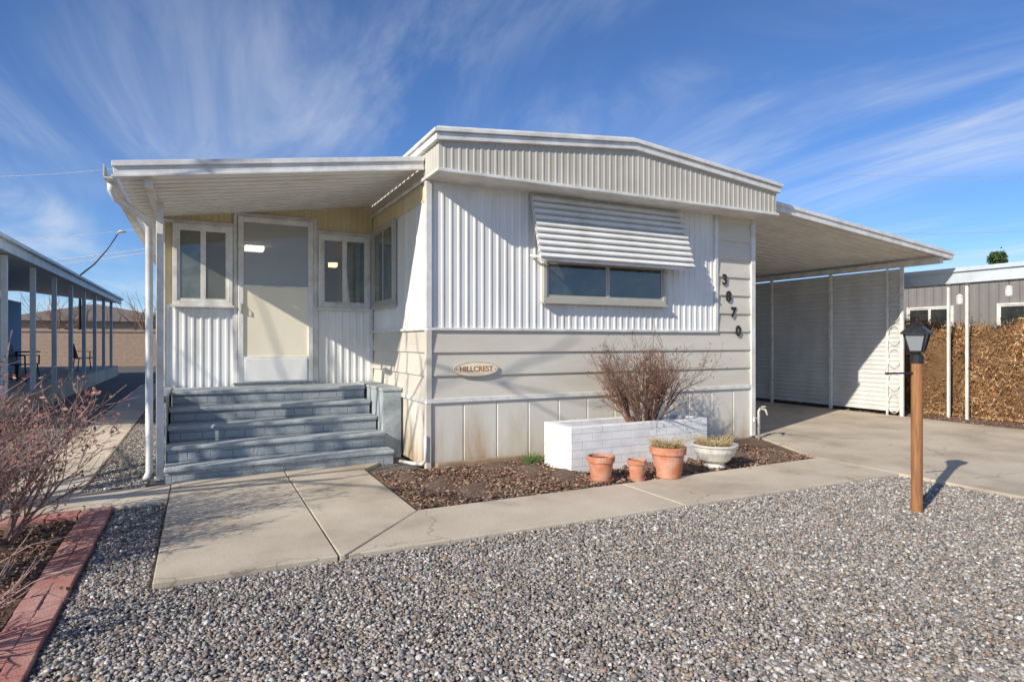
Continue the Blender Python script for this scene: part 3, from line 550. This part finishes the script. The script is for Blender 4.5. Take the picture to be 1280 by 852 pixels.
lf=b.build('lantern_frame',M['black'],lp)
b=MB(); b.lathe((lx,ly,dz),[(.058,1.351),(.102,1.489)],4,math.pi/4+.3); b.build('lantern_glass',M['lampglass'],lf)
b=MB(); b.lathe((lx,ly,dz),[(.135,1.485),(.135,1.497),(.10,1.525),(.06,1.55),(.045,1.553),(.05,1.57),(.02,1.582),(.008,1.585),(.012,1.60),(.004,1.612)],4,math.pi/4+.3); b.build('lantern_cap',M['black'],lf)
# ---------------------------------------------------------------- left neighbour
nb=empty('neighbour_house',(-5,20,0),'neighbouring mobile home at left with long white posted porch roof','house')
b=MB(); b.box(-10,-6.2,11,30,0,2.9); b.build('wall',M['blue'],nb)
b=MB(); b.box(-6.1,-2.98,10,29.6,0,.40); b.build('porch_slab',M['concrete'],nb)
b=MB(); b.prism([(-10.3,9.8,3.25),(-6.2,9.8,3.32),(-2.95,9.8,2.93),(-2.95,9.8,3.0),(-6.2,9.8,3.42),(-10.3,9.8,3.35)],(0,20,0)); b.build('roof',M['grayroof'],nb)
b=MB(); b.box(-2.95,-2.88,9.8,29.8,2.90,3.10); b.box(-2.87,-2.80,9.8,29.8,3.06,3.12); b.build('roof_fascia',M['grayroof'],nb)
for i in range(-1,8):
    b=MB(); y=13.8+2.1*i; b.box(-3.14,-3.05,y-.045,y+.045,.4,2.92); b.build('post',M['grayroof'],nb)
for i in range(4):
    y=13.2+i*4; window(nb,(-6.19,y+1.2,1.3),(0,-1,0),(1,0,0),1.2,1.0,2,M['glass'],M['trim'])
def chair(p,rz,m,label):
    t=empty('patio_chair',p,label,'chair'); c,s_=math.cos(rz),math.sin(rz)
    def q(x,y,z): return (p[0]+x*c-y*s_,p[1]+x*s_+y*c,p[2]+z)
    b=MB(); b.prism([q(-.24,-.24,.42),q(.24,-.24,.42),q(.24,.24,.40),q(-.24,.24,.40)],(0,0,.03)); b.build('seat',m,t)
    b=MB(); b.add([q(-.24,.24,.42),q(.24,.24,.42),q(.22,.36,.92),q(-.22,.36,.92),q(-.24,.27,.42),q(.24,.27,.42),q(.22,.39,.92),q(-.22,.39,.92)],[(0,1,2,3),(4,7,6,5),(0,4,5,1),(1,5,6,2),(2,6,7,3),(3,7,4,0)]); b.build('backrest',m,t)
    for x in (-1,1):
        for y in (-1,1): b=MB(); b.bar(q(x*.22,y*.22,.42),q(x*.25,y*.27,0),.03,.03); b.build('leg',M['black'],t)
        b=MB(); b.bar(q(x*.26,-.24,.64),q(x*.26,.3,.66),.04,.02); b.bar(q(x*.26,-.24,.64),q(x*.25,-.24,.42),.03,.03); b.build('armrest',m,t)
chair((-3.5,25.2,.4),2.0,M['red'],'red patio chair on the neighbour porch between the far posts')
chair((-3.9,18.9,.4),1.2,M['black'],'black patio chair on the neighbour porch beside the table')
tb=empty('patio_table',(-4.3,20.3,.4),'round dark patio table under the neighbour porch roof','table')
b=MB(); b.lathe((-4.3,20.3,.4),[(.5,.70),(.52,.715),(.5,.73)],24); b.build('tabletop',M['black'],tb)
b=MB(); b.tube([(-4.3,20.3,.4),(-4.3,20.3,1.1)],.03,8); b.bar((-4.6,20.3,.42),(-4.0,20.3,.42),.04,.04); b.bar((-4.3,20.0,.42),(-4.3,20.6,.42),.04,.041); b.build('pedestal',M['black'],tb)
def bike(p,label):
    t=empty('bicycle',p,label,'bicycle'); x,y,z=p
    for dy in (-.5,.5):
        b=MB(); b.tube([(x,y+dy+.33*math.cos(a),z+.34+.33*math.sin(a)) for a in np.linspace(0,2*math.pi,25)],.018,6)
        for k in range(6): a=k*math.pi/6; b.tube([(x,y+dy-.32*math.cos(a),z+.34-.32*math.sin(a)),(x,y+dy+.32*math.cos(a),z+.34+.32*math.sin(a))],.003,3)
        b.build('wheel',M['black'],t)
    b=MB(); P=lambda a,c:(x,y+a,z+c)
    for a,c in (((-.5,.34),(-.1,.32)),((-.1,.32),(-.2,.85)),((-.5,.34),(-.17,.75)),((-.17,.75),(.33,.8)),((-.1,.32),(.35,.7)),((.32,.95),(.5,.34))): b.tube([P(*a),P(*c)],.018,6)
    b.build('frame',M['blue'],t)
    b=MB(); b.tube([(x-.28,y+.25,z+1.0),(x-.1,y+.32,z+.98),(x+.1,y+.32,z+.98),(x+.28,y+.25,z+1.0)],.014,6); b.build('handlebar',M['black'],t)
    b=MB(); b.add([(x-.08,y-.33,z+.87),(x+.08,y-.33,z+.87),(x+.02,y-.06,z+.87),(x-.02,y-.06,z+.87),(x-.08,y-.33,z+.92),(x+.08,y-.33,z+.92),(x+.02,y-.06,z+.9),(x-.02,y-.06,z+.9)],[(0,3,2,1),(4,5,6,7),(0,1,5,4),(1,2,6,5),(2,3,7,6),(3,0,4,7)]); b.build('saddle',M['black'],t)
bike((-3.75,15.6,.4),'blue bicycle parked on the neighbour porch at far left')
b=MB(); b.box(-14,.2,40,40.3,0,1.9); b.box(-14,.25,39.95,40.35,1.9,2.0)
b.build('block_wall',brickmat('tan_block_wall',(.50,.35,.24),(.36,.25,.17),.4,.2),label='tan masonry wall at the far end of the side yard',cat='wall')
def farhouse(p,w,d,h,rh,m,label):
    t=empty('house',p,label,'house'); x,y,_=p
    b=MB(); b.box(x-w/2,x+w/2,y,y+d,0,h); b.build('wall',m,t)
    b=MB(); b.prism([(x-w/2-.4,y-.4,h),(x+w/2+.4,y-.4,h),(x+w/2+.4,y-.4,h+.15),(x,y-.4,h+rh),(x-w/2-.4,y-.4,h+.15)],(0,d+.8,0)); b.build('roof',mat('roof_shingle',(.33,.26,.22),.8),t)
    for k in (-.3,0,.3): window(t,(x+k*w-.5,y-.002,1.2),(1,0,0),(0,-1,0),1.0,1.0,2,M['glass'],M['trim'])
farhouse((-7.5,60,0),12,9,3.0,1.4,M['tanwall'],'distant tan house beyond the masonry wall, seen past the neighbour porch')
farhouse((-2,85,0),14,9,3.4,1.6,mat('pink_stucco',(.58,.42,.35),.8),'far pinkish stucco house behind the tan house')
farhouse((33,-44,0),15,9,3.0,1.6,mat('pale_stucco',(.66,.60,.50),.8),'pale house across the street, mirrored in the front window')
def bare_tree(p,h,label,r=.16,br=.06,dep=2,n=9,rmin=.0016):
    t=empty('bare_tree',p,label,'tree'); b=MB(); tips=[]
    b.tube([p,(p[0]+.1,p[1],p[2]+h*.35)],[r,r*.7],8); b.build('trunk',M['bark'],t)
    c=MB()
    for i in range(n):
        a=i*2.4; branch(c,Vector((p[0]+.1,p[1],p[2]+h*random.uniform(.25,.35))),Vector((math.cos(a)*.6,math.sin(a)*.6,1)).normalized(),h*.45,br,dep,tips,.6,4,rmin)
    c.build('crown',M['bark'],t)
bare_tree((-3.9,56,0),5.0,'bare winter tree behind the masonry wall left of the porch')
bare_tree((-9.8,58,0),5.2,'bare winter tree behind the neighbour porch roof end')
bare_tree((-4.7,5.3,0),5.6,'bare tree left of the view, casting branch shadows on the steps',.10,.055,2,8,.014)
bare_tree((24,-34,0),6.5,'bare tree across the street beside the pale house')
# ---------------------------------------------------------------- right side: hedge and neighbour
def hedge():
    t=empty('hedge',(12.8,6,0),'tall dry rusty brown hedge beside the driveway at right','hedge')
    b=MB(); nx=30; prof=[(12.45,0),(12.40,.5),(12.38,1.1),(12.45,1.42),(12.65,1.56),(13.2,1.6),(13.6,1.45),(13.7,0)]
    vs=[]
    for j in range(nx+1):
        y=2.2+j*.3
        for px,pz in prof: vs.append((px+random.uniform(-.06,.06),y,pz+random.uniform(-.08,.08)*(pz>0)))
    m=len(prof); b.add(vs,[(j*m+i,j*m+i+1,(j+1)*m+i+1,(j+1)*m+i) for j in range(nx) for i in range(m-1)]+[tuple(range(m)),tuple(nx*m+i for i in range(m))]); b.build('twig_core',mat('hedge_core',(.20,.11,.05),.95,(.10,.06,.03),9,.8,.5,30),t)
    n=56000; prof=np.array(prof); seg=rng.choice(7,n,p=[.17,.2,.17,.13,.19,.09,.05]); f=rng.random(n)
    q=prof[seg]*(1-f[:,None])+prof[seg+1]*f[:,None]; y=rng.uniform(2.2,11.2,n)
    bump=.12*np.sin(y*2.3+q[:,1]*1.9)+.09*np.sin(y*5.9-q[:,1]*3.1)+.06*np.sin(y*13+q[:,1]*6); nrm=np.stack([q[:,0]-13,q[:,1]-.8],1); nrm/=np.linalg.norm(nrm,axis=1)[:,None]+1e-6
    off=(bump*.75+np.abs(rng.normal(.0,.10,n)))[:,None]; q=q+nrm*off
    pos=np.stack([q[:,0],y,np.maximum(q[:,1],.05)],1); sc=np.stack([rng.uniform(.03,.13,n),rng.uniform(.010,.03,n),np.full(n,.04)],1)
    eul=np.stack([R(90)+rng.normal(0,.8,n),R(90)+rng.normal(0,1.0,n),rng.uniform(0,6.28,n)],1)
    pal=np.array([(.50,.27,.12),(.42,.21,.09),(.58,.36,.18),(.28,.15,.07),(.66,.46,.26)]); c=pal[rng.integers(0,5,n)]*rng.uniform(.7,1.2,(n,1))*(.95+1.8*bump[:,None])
    scatter('foliage',leafv,leaff,pos,eul,sc,np.clip(c,.02,.9),M['hedge'],parent=t)
hedge()
n2=empty('neighbour_carport_house',(16,8,0),'neighbouring mobile home at right with white carport roof behind the hedge','house')
b=MB(); b.box(12.0,14.6,2.5,12.5,2.60,2.66); b.build('roof',M['white'],n2)
b=MB(); b.box(11.94,12.0,2.5,12.5,2.42,2.66); b.box(11.90,11.94,2.5,12.5,2.62,2.69); b.build('roof_fascia',M['grayroof'],n2)
b=MB(); b.corr((16.2,2.5,0),(0,1,0),up,(-1,0,0),12,0,2.9,.2,.02,RIB); b.build('wall',mat('grey_brown_siding',(.24,.22,.20),.7),n2)
for y in (4.15,6.05,6.35,9.4): b=MB(); b.box(12.02,12.06,y-.02,y+.02,0,2.6); b.build('post',M['trim'],n2)
for y in (6.4,8.4,10.2): window(n2,(16.17,y+1.1,1.3),(0,-1,0),(-1,0,0),1.1,.95,2,M['glass'],M['trim'])
for (x,y,z,l) in ((12.1,6.2,2.05,'small hanging lantern nearest the white posts above the hedge'),(12.1,5.45,2.15,'small hanging lantern at the right edge above the hedge')):
    t=empty('hanging_lantern',(x,y,z),l,'lantern'); b=MB(); b.lathe((x,y,z),[(.04,0),(.05,.02),(.05,.13),(.06,.14),(.01,.19)],8); b.build('body',M['trim'],t); b=MB(); b.tube([(x,y,z+.19),(x,y,2.6)],.004,4); b.build('hanger',M['black'],t)
def conifer(p,h,r,label):
    t=empty('evergreen_tree',p,label,'tree'); b=MB(); b.tube([p,(p[0],p[1],h*.9)],[.2,.04],8); b.build('trunk',M['bark'],t)
    n=9000; z=rng.uniform(.12,1,n)**.8; rr=r*(1.08-z)**.8*rng.uniform(.2,1,n)**.5*(.7+.4*np.sin(z*34+rng.normal(0,.5,n))); a=rng.uniform(0,6.28,n)
    pos=np.stack([p[0]+rr*np.cos(a)*(1+.2*np.sin(a*3)),p[1]+rr*np.sin(a),z*h+rng.normal(0,.08,n)],1); c=np.array([(.07,.11,.04)])*rng.uniform(.5,1.8,(n,1))
    scatter('crown',leafv,leaff,pos,rng.uniform(0,6.28,(n,3)),np.full((n,3),.2),c,M['leafred'],parent=t)
d=ray(1247); conifer((d[0]*40,d[1]*40,0),7.1,2.6,'single small evergreen tree rising behind the right neighbour roof')
# ---------------------------------------------------------------- wires and street light
def wire(x0,y0,x1,y1,dist,label,r=.012,sag=.3):
    a,b_=ray(x0),ray(x1); p=Vector((a[0]*dist,a[1]*dist,H+dist*(426-y0)/F)); q=Vector((b_[0]*dist,b_[1]*dist,H+dist*(426-y1)/F))
    e=(q-p); p=p-e*.6; q=q+e*.6; m=MB(); m.tube([p.lerp(q,i/16)-Vector((0,0,sag*math.sin(math.pi*i/16)-sag)) for i in range(17)],r,5); m.build('power_line',M['alum'],label=label,cat='power line',smooth=True)
wire(0,222,135,213,45,'thin overhead wire highest in the sky at left',.016)
wire(0,302,150,290,50,'overhead wire just above the neighbour porch roof at left',.018)
wire(30,330,190,311,48,'upper of the two paired cables running behind the porch at left',.03)
wire(30,337,190,316,48,'lower of the two paired cables running behind the porch at left',.03)
wire(985,219,1280,222,60,'faint overhead wire crossing above the carport roof',.015)
wire(1130,293,1280,290,60,'overhead wire low above the right neighbour roof',.022)
a=ray(100); P0=(a[0]*44,a[1]*44,0); q=lambda x,y:(ray(x)[0]*44,ray(x)[1]*44,H+44*(426-y)/F)
sl=empty('street_light',P0,'curved arm street light rising above the neighbour roof end','street light')
b=MB(); b.tube([P0,q(100,344),q(118,330),q(134,312),q(147,293)],[.1,.08,.05,.04,.035],8); b.build('pole',M['black'],sl,smooth=True)
b=MB(); b.tube([q(146,292),q(151,289),q(157,290)],[.05,.11,.05],8); b.build('lamp_head',M['alum'],sl,smooth=True)
# ---------------------------------------------------------------- light and sky
el=R(29); azr=R(21.5); sdir=Vector((-math.cos(azr)*math.cos(el),-math.sin(azr)*math.cos(el),math.sin(el)))
sun=bpy.data.lights.new('sun','SUN'); sun.energy=5.0; sun.angle=R(.5); sun.color=(1,.93,.82)
so=bpy.data.objects.new('sun',sun); COL.objects.link(so); so.rotation_euler=sdir.to_track_quat('Z','Y').to_euler(); so.location=(-10,-5,15)
wd=bpy.data.worlds.new('World'); S.world=wd; wd.use_nodes=True; nt=wd.node_tree; L=nt.links.new; bg=nt.nodes['Background']; bg.inputs['Strength'].default_value=.15
sk=N(nt,'ShaderNodeTexSky',sky_type='NISHITA'); sk.sun_disc=False; sk.sun_elevation=el; sk.sun_rotation=math.atan2(sdir.x,sdir.y); sk.altitude=1500; sk.air_density=1.0; sk.dust_density=.5; sk.ozone_density=2.0
tc=N(nt,'ShaderNodeTexCoord'); sx=N(nt,'ShaderNodeSeparateXYZ'); L(tc.outputs['Generated'],sx.inputs[0])
mxz=N(nt,'ShaderNodeMath',operation='MAXIMUM'); L(sx.outputs[2],mxz.inputs[0]); mxz.inputs[1].default_value=.0; adz=N(nt,'ShaderNodeMath',operation='ADD'); L(mxz.outputs[0],adz.inputs[0]); adz.inputs[1].default_value=.10
dx=N(nt,'ShaderNodeMath',operation='DIVIDE'); dy=N(nt,'ShaderNodeMath',operation='DIVIDE'); L(sx.outputs[0],dx.inputs[0]);L(adz.outputs[0],dx.inputs[1]);L(sx.outputs[1],dy.inputs[0]);L(adz.outputs[0],dy.inputs[1])
cb=N(nt,'ShaderNodeCombineXYZ'); L(dx.outputs[0],cb.inputs[0]);L(dy.outputs[0],cb.inputs[1])
def cloud(scale,stretch,loc,lo,hi,rot=0,dist=.6,det=9):
    mp=N(nt,'ShaderNodeMapping'); mp.inputs['Scale'].default_value=stretch; mp.inputs['Location'].default_value=loc; mp.inputs['Rotation'].default_value=(0,0,rot); L(cb.outputs[0],mp.inputs['Vector'])
    n=N(nt,'ShaderNodeTexNoise'); n.inputs['Scale'].default_value=scale; n.inputs['Detail'].default_value=det; n.inputs['Roughness'].default_value=.62; n.inputs['Distortion'].default_value=dist; L(mp.outputs[0],n.inputs['Vector'])
    mr=N(nt,'ShaderNodeMapRange',interpolation_type='SMOOTHSTEP'); mr.inputs[1].default_value=lo; mr.inputs[2].default_value=hi; L(n.outputs['Fac'],mr.inputs[0]); return mr
c1=cloud(1.5,(1,.34,1),(3.1,1.7,0),.34,.82,rot=R(6),dist=1.0); c2=cloud(.55,(1,.5,1),(7.3,.4,0),.40,.66,dist=.2,det=3)
mu=N(nt,'ShaderNodeMath',operation='MULTIPLY'); L(c1.outputs[0],mu.inputs[0]); L(c2.outputs[0],mu.inputs[1])
mu2=N(nt,'ShaderNodeMath',operation='MULTIPLY'); L(mu.outputs[0],mu2.inputs[0]); mu2.inputs[1].default_value=.82
tint=N(nt,'ShaderNodeMix',data_type='RGBA',blend_type='MULTIPLY'); tint.inputs[0].default_value=1; L(sk.outputs[0],tint.inputs[6]); tint.inputs[7].default_value=(.50,.70,.98,1)
mx=N(nt,'ShaderNodeMix',data_type='RGBA'); L(mu2.outputs[0],mx.inputs[0]); L(tint.outputs[2],mx.inputs[6]); mx.inputs[7].default_value=(5.6,5.9,6.2,1); L(mx.outputs[2],bg.inputs['Color'])
